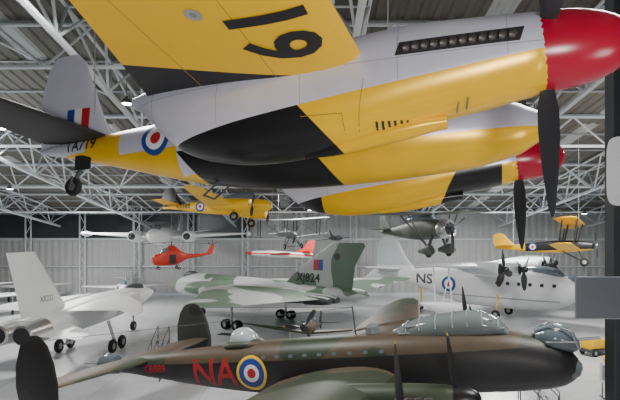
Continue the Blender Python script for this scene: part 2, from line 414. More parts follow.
L+=[((.0,-.5,.35),(-.9,-.52,.4),.025),((.0,.5,.35),(-.9,.52,.4),.025),((.1,-.15,.35),(.75,-.15,.37),.03),((.1,.15,.35),(.75,.15,.37),.03)]
bars('turret_frames_and_guns',L,grey,P)
loft('canopy',[(-2.0,.85,.6,.4),(-2.3,1.25,.6,.52),(-2.8,1.52,.6,.6,2.4),(-3.6,1.58,.6,.62,2.5),(-4.8,1.48,.6,.58,2.4),(-5.6,1.3,.6,.45),(-6.1,1.05,.6,.2)],glassl,P)
L=[]
for x,h,wd in [(-2.3,1.27,.53),(-2.8,1.54,.61),(-3.3,1.6,.63),(-3.8,1.6,.64),(-4.4,1.55,.62),(-5.0,1.48,.58),(-5.5,1.36,.5)]:
    pr=[]
    for i in range(11):
        a=.2+i*.2741; ca=math.cos(a); pr.append((x,wd*math.copysign(abs(ca)**.84,ca),.9+(h-.9)*math.sin(a)**.8))
    for i in range(10): L.append((pr[i],pr[i+1],.026))
for s in (-1,1):
    L+=[((-2.1,s*.45,.95),(-5.8,s*.48,.98),.03),((-2.45,s*.48,1.25),(-5.5,s*.46,1.22),.026)]
bars('canopy_frames',L,grey,P)
loft('mid_upper_turret',[(-12.0,1.0,.7,.15),(-12.15,1.35,.7,.4),(-12.6,1.6,.7,.5),(-13.1,1.5,.7,.42),(-13.4,1.0,.7,.15)],glassc,P)
loft('turret_fairing',[(-11.6,.95,.7,.1),(-12.1,1.12,.7,.55),(-12.7,1.15,.7,.62),(-13.3,1.1,.7,.55),(-13.8,.9,.6,.1)],mlw,P)
bars('turret_guns',[((-12.9,.12,1.3),(-13.9,.12,1.4),.03),((-12.9,-.12,1.3),(-13.9,-.12,1.4),.03)],black,P)
loft('rear_turret',[(-19.9,.75,-.15,.35),(-20.3,.85,-.15,.45),(-20.8,.8,-.1,.42),(-21.1,.55,.1,.2)],glass,P)
bars('rear_guns',[((-21,y,z),(-21.9,y,z),.025) for y in (-.2,.2) for z in (.25,.45)],black,P)
lathe('astrodome',[(1.0,.3),(1.25,.27),(1.36,.15),(1.4,.01)],(-6.9,0,0),glassl,P,'Z',16)
bars('aerial',[((-7.6,0,1.0),(-7.6,0,2.1),.03),((-7.6,0,2.05),(-18.4,4.9,2.3),.01),((-7.6,0,2.05),(-18.4,-4.9,2.3),.01)],dgrey,P)
lw=wing('wing',[(.6,-5.9,4.9,-.55,.17),(3.3,-6.0,4.75,-.5,.17),(9,-6.9,3.5,.1,.14),(14,-7.8,2.2,.62,.11),(15.2,-8.3,1.3,.74,.09),(15.55,-8.8,.5,.77,.07)],mlw,P)
wing('tailplane',[(.1,-17.6,2.7,.45,.12),(3,-17.9,2.3,.48,.11),(5.0,-18.1,1.9,.5,.1)],mlw,P,camber=0)
mfin=mat('bomber_fin_paint',BLK,.5,fn=lambda c:c.mix((c.noise(.3,1,2)>.5),(.035,.036,.036),(.022,.02,.02)))
for s in (-1,1):
    ff=wing('fin_starboard' if s<0 else 'fin_port',[(-1.35,-18.7,.8,0,.08),(-1.1,-18.3,1.5,0,.09),(-.5,-18.0,2.1,0,.09),(.4,-17.9,2.35,0,.09),(1.2,-18.0,2.15,0,.09),(1.9,-18.25,1.6,0,.09),(2.25,-18.55,1.0,0,.08),(2.35,-18.8,.5,0,.06)],mfin,P,vert=True,y0=s*5.05,z0=.2)
    tq=bvh(ff)
    for k,mm in enumerate((rred,rwhite,blue)): decal_quad('fin_flash',tq,(-18.3-k*.18,s*5.05,-.5),RX,RZ,(0,1,0),.18,.5,mm,P,nx=2,ny=2)
    for yy,zz,xx in ((3.45,-.55,-3.6),(7.3,-.05,-4.3)):
        y=s*yy
        loft('engine_nacelle',[(xx,zz+.36,zz-.36,.36),(xx-.2,zz+.42,zz-.55,.42),(xx-1,zz+.47,zz-.72,.47,2.3),(xx-2,zz+.5,zz-.8,.5,2.3),(xx-3.5,zz+.5,zz-.85,.52),(xx-5.5,zz+.25,zz-.6,.42),(xx-7 if yy<5 else xx-6,zz+.05,zz-.1,.05)],mlw,P,yc=y)
        prop('propeller',(xx+.05,y,zz),1.98,3,P,a0=92 if yy<5 else 80,sr=.36,sl=.7,sm=black,tip=True,cw=.085)
        for s2 in (-1,1):
            for k in range(4): loft('exhaust_stub',[(xx-.55-k*.3,zz+.17,zz+.05,.03),(xx-.65-k*.3,zz+.2,zz+.02,.09),(xx-.8-k*.3,zz+.17,zz+.05,.06)],exh,P,yc=y+s2*.46,n=10,sub=1)
    y=s*3.45
    bars('main_gear_leg',[((-6.2,y-.5,-1.0),(-5.6,y-.45,-3.2),.09),((-6.2,y+.5,-1.0),(-5.6,y+.45,-3.2),.09),((-6.9,y,-1.2),(-5.6,y,-2.9),.05)],metal,P)
    wheel('main_wheel',(-5.6,y,-3.38),.85,.5,P)
tl=bvh(lf)
decal_text('squadron_code',tl,'NA',(-13.85,-3,-.15),RX,RZ,(0,1,0),1.15,code,P,bold=.02)
decal_disc('roundel',tl,(-11.95,-3,-.17),RX,RZ,(0,1,0),[.2,.36,.6,.72],[rred,rwhite,blue,ryel],P)
decal_text('serial',tl,'KB889',(-17.2,-3,.1),RX,RZ,(0,1,0),.35,code,P,bold=.02)
for k in range(9): decal_quad('fuselage_window',tl,(-6.4-k*.62,-3,.45),RX,RZ,(0,1,0),.18,.12,glass,P,nx=2,ny=2)
decal_quad('crew_door',tl,(-16.1,-3,-.05),RX,RZ,(0,1,0),.03,.7,matblk,P,nx=1)

# ---------------------------------------------------------------- delta bomber
def vul(c): return c.mix(((c.noise(.17,1.5,21)>.5)),(.46,.49,.49),(.12,.18,.13))
mv=mat('delta_camouflage',(.3,.3,.3),.5,fn=vul,dirt=.06)
mvf=mat('delta_fin_camouflage',(.3,.3,.3),.45,fn=lambda c:c.mix((c.noise(.2,1.0,3)>.46),(.34,.37,.36),(.08,.13,.09)),dirt=.06)
d=empty('delta_wing_bomber',(-16.2,58.5,0),yaw=143,scale=.88); P=d
loft('fuselage',[(0,3.6,3.4,.1),(-.8,4.0,3.0,.55),(-2.5,4.8,2.5,1.1),(-5,5.3,2.3,1.4),(-9,5.3,2.3,1.45),(-16,5.2,2.5,1.6),(-23,4.9,2.9,1.3),(-27,4.8,3.4,.9),(-29.5,4.5,3.8,.5),(-30.2,4.3,4.0,.1)],mv,P)
wing('wing',[(.8,-7.2,20.3,3.9,.10),(5,-11.2,15.5,4.0,.10),(10,-17.2,9.5,4.3,.07),(16,-22.8,4.2,4.6,.05),(16.8,-24,2.4,4.65,.04)],mv,P,camber=0)
fn_=wing('fin',[(4.6,-19.3,9.0,0,.08),(7,-22.3,6.3,0,.08),(9.0,-25.4,4.4,0,.08),(9.3,-26.0,3.6,0,.06)],mvf,P,vert=True)
loft('canopy',[(-2.4,4.7,4.3,.2),(-3,5.3,4.3,.5),(-4.2,5.6,4.5,.6),(-5.5,5.3,4.5,.4)],dgrey,P)
for s in (-1,1):
    for y in (2.0,3.3): loft('jet_pipe',[(-25,4.3,3.3,.5),(-27.2,4.2,3.4,.42),(-27.9,4.1,3.5,.4)],dgrey,P,yc=s*y)
    loft('intake',[(-7.2,4.5,3.3,1.3),(-7.6,4.6,3.2,1.6),(-10,4.7,3.1,1.6),(-14,4.4,3.3,.8)],mv,P,yc=s*2.6)
    loft('intake_mouth',[(-7.1,4.35,3.45,1.1),(-7.4,4.35,3.45,1.1)],matblk,P,yc=s*2.6)
    bars('gear_leg',[((-16,s*4.5,3.4),(-16,s*4.5,.6),.15)],metal,P)
    for dx in (-.8,.8): wheel('wheel',(-16+dx,s*4.5,.55),.55,.9,P)
bars('nose_gear_leg',[((-6,0,2.5),(-6,0,.5),.12)],metal,P); wheel('nose_wheel',(-6,0,.5),.5,.6,P)
tf_=bvh(fn_)
for k,mm in enumerate((rred,blue)): decal_quad('fin_flash',tf_,(-24.0-k*.6,3,7.0),RX,RZ,(0,-1,0),.6,1.1,mm,P)
decal_text('serial',tf_,'XJ824',(-23.0,3,5.6),(-1,0,0),RZ,(0,-1,0),.9,black,P)
decal_disc('fin_badge',tf_,(-26.6,3,7.9),RX,RZ,(0,-1,0),[.35],[black],P)

# ---------------------------------------------------------------- white strike jet
s_=empty('white_strike_jet',(-16.3,52.6,0),yaw=88,scale=.95); P=s_
tbody=loft('fuselage',[(0,3.3,3.2,.05),(-1.5,3.6,2.9,.4),(-4,4.1,2.5,.75),(-7,4.3,2.3,.95,2.4),(-10,4.35,2.2,1.3,2.8),(-16,4.3,2.2,1.5,3),(-21,4.1,2.3,1.35,2.8),(-24,3.9,2.5,1.2,2.5)],white,P)
loft('nose_cone',[(.04,3.32,3.18,.07),(-1.2,3.58,2.95,.36),(-1.5,3.62,2.88,.42)],dgrey,P)
wing('wing',[(1.2,-11,10,4.1,.05),(4.8,-16.8,3.9,4.1,.05),(5.6,-18.6,2.2,3.7,.04)],white,P,camber=0)
wing('tailplane',[(1.2,-20.5,4.4,3.1,.05),(4.2,-23.6,2.1,3.1,.04),(4.4,-24.3,1.2,3.1,.04)],white,P,camber=0)
tfn=wing('fin',[(4.0,-18.8,5.4,0,.06),(6.4,-21.0,4.0,0,.05),(8.2,-22.8,2.9,0,.04)],white,P,vert=True)
loft('canopy',[(-4,4.1,3.7,.2),(-4.8,4.5,3.7,.5),(-7,4.6,3.8,.5),(-8.5,4.3,3.9,.2)],dgrey,P)
for s in (-1,1):
    loft('intake',[(-8.6,4.0,2.7,.5),(-9.4,4.1,2.6,.65),(-13,4.0,2.5,.6)],white,P,yc=s*1.2)
    lathe('jet_nozzle',[(-25.4,.45),(-25.3,.62),(-24,.72),(-23.2,.75)],(0,s*.75,3.2),metal,P)
    lathe('nozzle_dark',[(-25.45,.5),(-25.2,.5)],(0,s*.75,3.2),matblk,P)
    bars('gear_leg',[((-15,s*1.4,2.4),(-15,s*2.0,.6),.12),((-13.8,s*2,.55),(-16.2,s*2,.55),.09)],metal,P)
    for dx in (-.9,.9): wheel('wheel',(-15+dx,s*2.15,.55),.55,.35,P)
bars('nose_gear_leg',[((-6.2,0,2.4),(-6.2,0,.5),.1)],metal,P); wheel('nose_wheel',(-6.2,0,.45),.45,.4,P)
decal_text('serial',bvh(tfn),'XR222',(-21.6,-3,5.0),RX,RZ,(0,1,0),.4,grey,P)

# ---------------------------------------------------------------- flying boat
def fb(c): return c.mix((c.z>5.35)&(c.noise(.3,1)>.2),(.74,.75,.76),(.5,.53,.55))
mfb=mat('flying_boat_white',WHT,.4,fn=fb,dirt=.07)
fbt=empty('flying_boat',(26.8,49,0.2),yaw=-41,scale=.93); P=fbt
hull=loft('hull',[(0,3.9,3.4,.25),(-.4,4.5,2.4,.8),(-2,5.0,1.5,1.35),(-4,5.5,1.0,1.6,2.3),(-8,5.8,.9,1.65,2.4),(-13,5.7,1.0,1.55,2.3),(-14.6,5.5,1.3,1.4),(-19,5.1,2.6,1.0),(-23,4.9,3.6,.6),(-26,4.7,4.1,.2)],mfb,P)
wing('wing',[(1,-6.6,6.2,5.6,.18),(8,-7.2,5.0,6.0,.16),(15,-8.2,3.2,6.4,.12),(17,-9.2,1.2,6.5,.08)],mfb,P)
wing('tailplane',[(.3,-21.8,3.6,4.9,.12),(4.5,-22.6,2.4,5.2,.1),(5.2,-23.2,1.2,5.25,.08)],mfb,P,camber=0)
wing('fin',[(4.6,-19.6,6.3,0,.1),(6.5,-21.2,4.6,0,.1),(8.3,-22.2,3.4,0,.09),(9.0,-22.9,2.2,0,.08),(9.3,-23.6,1.0,0,.07)],mfb,P,vert=True)
loft('cockpit',[(-1.8,5.0,4.7,.5),(-2.5,5.7,4.7,.85),(-4.5,5.95,4.8,.95),(-6,5.8,5,.6)],glass,P)
loft('nose_turret',[(.15,4.5,3.8,.2),(-.1,4.9,3.7,.55),(-.8,5.1,3.8,.6),(-1.4,5.0,4,.4)],glass,P)
for s in (-1,1):
    for yy,xx in ((4,-5.2),(8.6,-5.6)):
        zz=5.55+.04*yy
        loft('engine_nacelle',[(xx,zz+.6,zz-.6,.58),(xx-.2,zz+.75,zz-.75,.72),(xx-1.2,zz+.75,zz-.75,.74),(xx-3,zz+.65,zz-.55,.55),(xx-5,zz+.35,zz-.05,.15)],mfb,P,yc=s*yy)
        lathe('cowl_mouth',[(xx+.01,.6),(xx+.06,.55)],(0,s*yy,zz),matblk,P)
        prop('propeller',(xx+.4,s*yy,zz),2.3,3,P,a0=85+s*yy*12,tip=False,cw=.15,sr=.35,sl=.5,sm=black)
    loft('wing_float',[(-7.5,2.4,2.1,.1),(-8.3,2.7,1.7,.4),(-10,2.7,1.6,.42),(-12,2.5,2.2,.1)],mfb,P,yc=s*13)
    bars('float_struts',[((-8.6,s*13,2.6),(-9,s*13,6.1),.07),((-10.4,s*13,2.6),(-10.6,s*13,6.1),.07),((-9.5,s*13.2,2.6),(-9.5,s*11.5,6.0),.04)],white,P)
    wheel('beaching_wheel',(-8.5,s*2.1,.35),.5,.3,P); bars('beaching_strut',[((-8.5,s*1.9,.4),(-8.5,s*1.6,2.6),.08)],yellow,P)
wheel('tail_trolley_wheel',(-19,0,.1),.35,.4,P); bars('tail_trolley',[((-19,0,.1),(-19,0,2.7),.12)],yellow,P)
th=bvh(hull)
decal_disc('roundel',th,(-14.5,-4,3.4),RX,RZ,(0,1,0),[.3,.6,.95],[rred,rwhite,blue],P,eps=.03)
decal_text('squadron_code',th,'NS',(-18.0,-4,3.8),RX,RZ,(0,1,0),1.2,dgrey,P,eps=.03,sx=1.2)
for k in range(6): decal_disc('porthole',th,(-2.5-k*1.2,-4,3.9),RX,RZ,(0,1,0),[.2],[matblk],P,eps=.03)
decal_quad('hull_chine_line',th,(-9,-4,2.2),RX,RZ,(0,1,0),14,.12,grey,P,eps=.03,nx=30,ny=1)

# ---------------------------------------------------------------- smaller aircraft
def biplane(name,loc,yaw,pitch,roll,mf,mw,scale=1):
    e=empty(name,loc,yaw,pitch,roll,scale); P=e
    f=loft('fuselage',[(0,.05,-.15,.12),(-.15,.2,-.35,.28),(-1.2,.35,-.45,.33,2.6),(-2.6,.38,-.45,.35,3),(-4,.3,-.35,.28,3),(-6.2,.15,-.05,.08,3),(-6.4,.1,0,.03)],mf,P)
    wing('upper_wing',[(0,-.5,1.35,1.45,.1),(4.0,-1.0,1.35,1.55,.1),(4.4,-1.3,.8,1.56,.08)],mw,P)
    wing('lower_wing',[(.3,-.85,1.35,-.35,.1),(4.0,-1.35,1.35,-.1,.1),(4.4,-1.65,.8,-.08,.08)],mw,P)
    L=[]
    for s in (-1,1):
        for y in (.5,3.2):
            x=-.6-y*.11; zz=1.45+y*.02; zl=-.35+y*.06
            L+=[((x,s*y,zz),(x-.35,s*y,zl if y>1 else .3),.045),((x-.9,s*y,zz),(x-1.2,s*y,zl if y>1 else .3),.045)]
        L+=[((-.9,s*.5,1.4),(-1.3,s*3.2,-.15),.015),((-1.2,s*.5,-.3),(-1.1,s*3.2,1.5),.015)]
        L+=[((-1.0,s*.3,-.4),(-.7,s*.8,-1.15),.035),((-2.0,s*.3,-.4),(-.75,s*.8,-1.15),.03)]
        wheel('wheel',(-.7,s*.9,-1.2),.28,.12,P)
    L.append(((-.7,-.9,-1.2),(-.7,.9,-1.2),.03)); bars('struts',L,matblk,P)
    wing('tailplane',[(0,-5.1,1.3,.15,.05),(1.2,-5.4,.95,.15,.05),(1.45,-5.7,.4,.15,.05)],mw,P,camber=0)
    wing('fin',[(.1,-5.0,1.5,0,.06),(.6,-5.5,1.1,0,.06),(1.0,-5.8,.75,0,.05),(1.12,-6,.35,0,.05)],mw,P,vert=True)
    prop('propeller',(.1,0,-.02),.95,2,P,a0=70,tip=False,cw=.1)
    loft('windscreen',[(-2.0,.6,.3,.2),(-2.15,.62,.3,.2)],glass,P); loft('windscreen_rear',[(-2.9,.6,.3,.2),(-3.05,.62,.3,.2)],glass,P)
    cables(P,[(-.9,2,1.5),(-.9,-2,1.5),(-5.2,0,.2)])
    return e,f
mtm=mat('trainer_black_yellow',YEL,.4,fn=lambda c:c.mix((c.x<-4.4)|(c.z<-.3),BLK,YEL))
e,f=biplane('yellow_biplane_trainer',(22.5,39.5,8.1),-28,3,-4,mtm,yellow,1.15)
decal_disc('roundel',bvh(f),(-3.9,-2,0),RX,RZ,(0,1,0),[.1,.2,.28],[rred,rwhite,blue],e)
mgb=mat('linen_grey',(.2,.22,.23),.6)
biplane('grey_reconnaissance_biplane',(-1.4,47,8.95),-68,0,3,mgb,mgb,.95)

ly=empty('high_wing_army_cooperation_aircraft',(10.8,38.5,9.35),yaw=-62,pitch=2,roll=2,scale=1.0); P=ly
mly2=mat('dark_green_dope',(.1,.11,.1),.5,fn=lambda c:c.mix((c.noise(.5,1)>.5),(.05,.058,.048),(.09,.10,.09)))
loft('fuselage',[(-.6,.7,-.7,.68),(-1.2,.78,-.75,.72,2.2),(-2.5,1.0,-.8,.6,2.6),(-4.5,.9,-.7,.5,2.4),(-7,.5,-.3,.28),(-9,.25,0,.06)],mly2,P)
lathe('engine_cowling',[(0,.5),(.05,.62),(-.1,.72),(-.7,.76),(-.9,.7)],(0,0,0),metal,P); lathe('cowl_mouth',[(.0,.52),(-.3,.5)],(0,0,0),matblk,P)
for k in range(9):
    a=k*2*math.pi/9; bars('cylinder',[((.03,.15*math.cos(a),.15*math.sin(a)),(.03,.48*math.cos(a),.48*math.sin(a)),.08)],dgrey,P)
loft('canopy',[(-1.4,.8,.6,.3),(-1.9,1.35,.6,.42),(-3,1.45,.6,.45),(-4.5,1.3,.6,.4),(-5.6,.8,.5,.2)],glass,P)
wing('wing',[(.3,-1.5,1.5,1.25,.13),(2.5,-1.3,2.2,1.3,.13),(6.5,-2.0,1.5,1.4,.12),(7.4,-2.5,.8,1.42,.1)],mly2,P)
wing('tailplane',[(.1,-7.2,1.6,.35,.08),(1.8,-7.5,1.1,.35,.08)],mly2,P,camber=0)
wing('fin',[(.3,-7.3,1.8,0,.08),(1.0,-7.8,1.3,0,.08),(1.6,-8.2,.7,0,.07)],mly2,P,vert=True)
for s in (-1,1):
    bars('struts',[((-1.6,s*1.0,-1.3),(-1.8,s*2.6,1.25),.06),((-1.6,s*1.0,-1.3),(-2.7,s*2.6,1.25),.06),((-1.5,s*.5,-.5),(-1.5,s*1.0,-1.5),.14)],dgrey,P)
    loft('wheel_spat',[(-.7,-1.5,-1.8,.1),(-1.0,-1.2,-2.0,.2),(-1.6,-1.2,-2.0,.22),(-2.6,-1.5,-1.8,.05)],mly2,P,yc=s*1.05)
    wheel('wheel',(-1.4,s*1.05,-1.85),.35,.2,P)
prop('propeller',(.2,0,0),1.6,3,P,a0=30,tip=False,cw=.08,sr=.2,sl=.3,sm=dgrey)
cables(P,[(-1.9,3,1.4),(-1.9,-3,1.4),(-7.5,0,.3)])

ox=empty('yellow_twin_engined_trainer',(-3.2,42,11.4),yaw=-12,pitch=2,roll=-6,scale=.98); P=ox
of=loft('fuselage',[(0,.1,-.3,.1),(-.3,.4,-.5,.4),(-1.3,.6,-.7,.6),(-3,.8,-.75,.65,2.3),(-6,.7,-.5,.5),(-9,.4,0,.2),(-10.2,.3,.1,.05)],yellow,P)
loft('canopy',[(-1.2,.6,.4,.3),(-1.7,1.15,.4,.5),(-3,1.25,.4,.5),(-4.5,.85,.4,.3)],glass,P)
wing('wing',[(.4,-2.4,2.8,-.3,.15),(2.5,-2.5,2.5,-.2,.15),(7.4,-3.2,1.3,.2,.1),(8,-3.6,.6,.25,.08)],yellow,P)
wing('tailplane',[(.1,-8.6,1.5,.5,.1),(2.5,-8.9,1.0,.5,.08)],yellow,P,camber=0)
wing('fin',[(.4,-8.3,1.9,0,.08),(1.3,-8.8,1.5,0,.08),(2.0,-9.2,.8,0,.07)],black,P,vert=True)
for s in (-1,1):
    loft('engine_nacelle',[(-1.2,.15,-.75,.45),(-1.4,.2,-.8,.52),(-2.1,.2,-.8,.52),(-3.5,.1,-.6,.35),(-4.8,-.1,-.3,.1)],yellow,P,yc=s*2.2)
    prop('propeller',(-1.0,s*2.2,-.3),1.1,2,P,a0=70,tip=False); wheel('wheel',(-2.6,s*2.2,-1.2),.38,.2,P)
    bars('gear_leg',[((-2.6,s*2.2-.2,-.5),(-2.6,s*2.2-.2,-1.2),.05)],dgrey,P)
ot=bvh(of)
decal_disc('roundel',ot,(-6.4,-3,.1),RX,RZ,(0,1,0),[.15,.3,.45,.55],[rred,rwhite,blue,ryel],P)
decal_text('serial',ot,'V3388',(-8.1,-3,.2),RX,RZ,(0,1,0),.4,black,P)
cables(P,[(-3.2,2.4,0),(-3.2,-2.4,0),(-9,0,.4)])

ca=empty('silver_twin_jet_bomber',(-17.0,53,8.75),yaw=-86,scale=1.0); P=ca
loft('fuselage',[(0,.1,-.1,.08),(-.5,.5,-.4,.45),(-2,.85,-.75,.8),(-5,.95,-.95,.95),(-12,.9,-.9,.9),(-17,.6,-.2,.4),(-19.5,.4,.1,.1)],white,P)
loft('canopy',[(-1.9,.8,.4,.3),(-2.6,1.2,.4,.45),(-3.8,1.05,.4,.4),(-4.5,.8,.4,.2)],glass,P)
wing('wing',[(.6,-6,5.8,0,.12),(3,-6,5.6,.05,.12),(9.4,-8.5,2.4,.35,.09),(9.8,-9.2,1.2,.37,.06)],white,P)
wing('tailplane',[(.2,-16.5,2.6,.4,.09),(4,-17.3,1.4,1.0,.08)],white,P,camber=0)
wing('fin',[(.5,-15,4,0,.08),(2.0,-16.8,2.4,0,.08),(3.0,-17.6,1.5,0,.07)],white,P,vert=True)
for s in (-1,1):
    loft('jet_nacelle',[(-4.4,.5,-.45,.45),(-4.9,.65,-.6,.62),(-7,.7,-.65,.68),(-10,.6,-.5,.55),(-12,.45,-.35,.38)],white,P,yc=s*3.1)
    lathe('intake_mouth',[(-4.38,.4),(-4.5,.4)],(0,s*3.1,.02),matblk,P); lathe('intake_cone',[(-4.5,.25),(-4.1,.15),(-3.9,.02)],(0,s*3.1,.02),dgrey,P)
    lathe('tip_tank',[(-7.5,.02),(-8.2,.25),(-9.5,.33),(-11,.22),(-12,.02)],(0,s*9.9,.35),white,P)
cables(P,[(-8,4,.3),(-8,-4,.3),(-16,0,.6)])

he=empty('red_rescue_helicopter',(-15.3,48.5,6.5),yaw=205,scale=.47); P=he
loft('fuselage',[(0,.5,-.6,.3),(-.3,.9,-1.1,.75),(-1.5,1.3,-1.3,.9,2.5),(-2.4,2.3,-1.3,.95,2.6),(-4.2,2.4,-1.25,.95,2.6),(-5.5,1.9,-.9,.85,2.4),(-7,1.2,.0,.4),(-10,1.1,.5,.25),(-12,1.4,.9,.15)],redsig,P)
loft('cockpit',[(-1.5,1.35,1.2,.5),(-1.9,2.1,1.2,.85,2.5),(-2.6,2.35,1.4,.97,2.5),(-3.2,2.4,1.5,.8)],glass,P)
loft('gearbox_fairing',[(-2.8,2.4,2.2,.3),(-3.4,2.9,2.2,.45),(-4.6,2.8,2.0,.4),(-5.6,2.0,1.6,.2)],redsig,P)
boxes('cabin_door',[(-4.6,-3.3,-.99,-.95,-.9,1.0),(-4.6,-3.3,.95,.99,-.9,1.0)],matblk,P)
wing('tail_pylon',[(1.0,-11.2,1.3,0,.15),(3.0,-12.2,.8,0,.12)],redsig,P,vert=True)
lathe('rotor_mast',[(2.8,.12),(3.5,.1),(3.55,.3),(3.7,.3)],(-3.9,0,0),dgrey,P,'Z',12)
V=[];Fc=[]
for k in range(3):
    a=rad(35+k*120); u=Vector((math.cos(a),math.sin(a),0)); t=Vector((-u.y,u.x,0)); o=Vector((-3.9,0,3.6)); b=len(V)
    for r,dz in ((.2,0),(4,-.05),(8,-.35)):
        for s1,s2 in ((-.2,.03),(.2,.03),(.2,-.03),(-.2,-.03)): V.append(o+u*r+t*s1+Vector((0,0,dz+s2)))
    for i in range(2):
        for j in range(4): Fc.append((b+i*4+j,b+i*4+(j+1)%4,b+i*4+4+(j+1)%4,b+i*4+4+j))
    Fc.append((b,b+1,b+2,b+3)); Fc.append((b+8,b+9,b+10,b+11))
build('main_rotor_blades',V,Fc,matblk,P,smooth=False)
bars('tail_rotor',[((-12.6,-.25,4.2),(-12.6,-.25,3.0),.07)]+[((-12.6+1.2*math.cos(a),-.25,3+1.2*math.sin(a)),(-12.6,-.25,3),.07) for a in (.5,2.6,4.7)],dgrey,P)
for s in (-1,1):
    wheel('wheel',(-1.2,s*1.0,-1.8),.3,.2,P); wheel('main_wheel',(-5.2,s*1.6,-1.8),.35,.25,P)
    bars('gear',[((-1.2,s*.7,-1),(-1.2,s*.95,-1.8),.06),((-5.2,s*.7,-.8),(-5.2,s*1.5,-1.8),.06),((-5.0,s*.8,.3),(-5.2,s*1.5,-1.8),.05)],dgrey,P)
cables(P,[(-3.9,0,3.7)])

def jet(name,loc,yaw,pitch,roll,mf,mw,scale,gear,tailz=2.3):
    e=empty(name,loc,yaw,pitch,roll,scale); P=e
    f=loft('fuselage',[(0,.05,-.05,.03),(-.6,.25,-.25,.25),(-2,.5,-.45,.45),(-4,.6,-.55,.6),(-7,.55,-.55,.62),(-10,.45,-.45,.48),(-12,.4,-.35,.38)],mf,P)
    loft('canopy',[(-1.9,.45,.2,.15),(-2.5,.85,.2,.35),(-3.6,.9,.2,.38),(-4.8,.6,.2,.2)],glass,P)
    wing('wing',[(.5,-4.3,3.6,-.1,.08),(4.8,-7.8,1.5,-.15,.07),(5.1,-8.4,.7,-.15,.05)],mw,P,camber=0)
    wing('tailplane',[(.2,-10,1.6,.6,.07),(1.9,-11.4,.8,.6,.06)],mw,P,camber=0)
    wing('fin',[(.3,-8.6,3.2,0,.07),(1.3,-10.2,2.0,0,.06),(tailz,-11.3,1.0,0,.05)],mw,P,vert=True)
    lathe('jet_pipe',[(-12.3,.3),(-12,.36)],(0,0,.02),dgrey,P)
    for s in (-1,1):
        loft('intake',[(-4.0,.25,-.35,.15),(-4.4,.3,-.4,.3),(-6.5,.25,-.35,.2)],mf,P,yc=s*.65)
        loft('intake_mouth',[(-3.98,.18,-.28,.1),(-4.2,.18,-.28,.2)],matblk,P,yc=s*.67)
        if gear: bars('gear_leg',[((-6.5,s*1.8,-.1),(-6.5,s*1.8,-1.6),.06)],metal,P); wheel('wheel',(-6.5,s*1.8,-1.7),.33,.2,P)
    if gear: bars('nose_leg',[((-2.2,0,-.4),(-2.2,0,-1.7),.06)],metal,P); wheel('nose_wheel',(-2.2,0,-1.75),.26,.16,P)
    else: cables(P,[(-6,1.5,0),(-6,-1.5,0),(-10.5,0,.3)])
    return e,f
mrw=mat('red_white_jet_paint',(.6,.02,.02),.3,fn=lambda c:c.mix((c.z.abs()<.12)|(c.x>-1.2),(.8,.8,.8),(.62,.02,.03)))
jet('red_white_display_jet',(-7.5,58,6.85),170,2,8,mrw,redsig,.66,False,2.7)
gw=mat('pale_grey_jet_paint',(.62,.65,.67),.4)
jet('pale_grey_jet_fighter',(-2.5,69,2.05),178,0,0,gw,gw,1.0,True)
jet('pale_grey_jet_fighter',(-31.5,48,2.45),-62,0,0,gw,gw,1.2,True)
jet('white_jet_trainer',(-22.5,60,2.25),-72,0,0,white,white,1.1,True)
jet('dark_grey_jet_trainer',(3.9,60,8.55),-78,0,4,dgrey,dgrey,.5,False)
jet('white_jet_trainer',(-35.5,61,2.25),-66,0,0,white,white,1.1,True)
jet('white_jet_trainer',(35,64.5,2.05),-120,0,0,white,white,.9,True)

fg=empty('piston_engined_fighter',(-.4,36,2.2),yaw=-100,pitch=9,scale=.95); P=fg
loft('fuselage',[(0,.3,-.35,.33),(-1,.42,-.55,.42),(-2.5,.5,-.6,.45),(-4,.6,-.5,.42),(-6,.4,-.2,.25),(-8.8,.3,.1,.05)],mlw,P)
wing('wing',[(.3,-1.6,2.5,-.45,.13),(3,-1.8,2.1,-.2,.12),(5.3,-2.2,1.1,.05,.1),(5.7,-2.5,.5,.08,.08)],mlw,P)
loft('canopy',[(-2.6,.45,.2,.2),(-3.1,.85,.2,.28),(-3.9,.85,.2,.28),(-4.8,.5,.2,.1)],glass,P)
wing('fin',[(.2,-7.3,1.5,0,.08),(1.2,-7.8,.9,0,.07),(1.4,-8,.4,0,.06)],mlw,P,vert=True); wing('tailplane',[(.1,-7.3,1.2,.3,.08),(1.8,-7.6,.7,.3,.07)],mlw,P,camber=0)
prop('propeller',(.05,0,0),1.6,3,P,a0=60,sr=.32,sl=.6,sm=black)
for s in (-1,1): bars('gear',[((-1.9,s*1.5,-.3),(-1.4,s*1.5,-1.8),.07)],metal,P); wheel('wheel',(-1.4,s*1.55,-1.75),.33,.2,P)
wheel('tail_wheel',(-8.2,0,-.1),.15,.1,P)

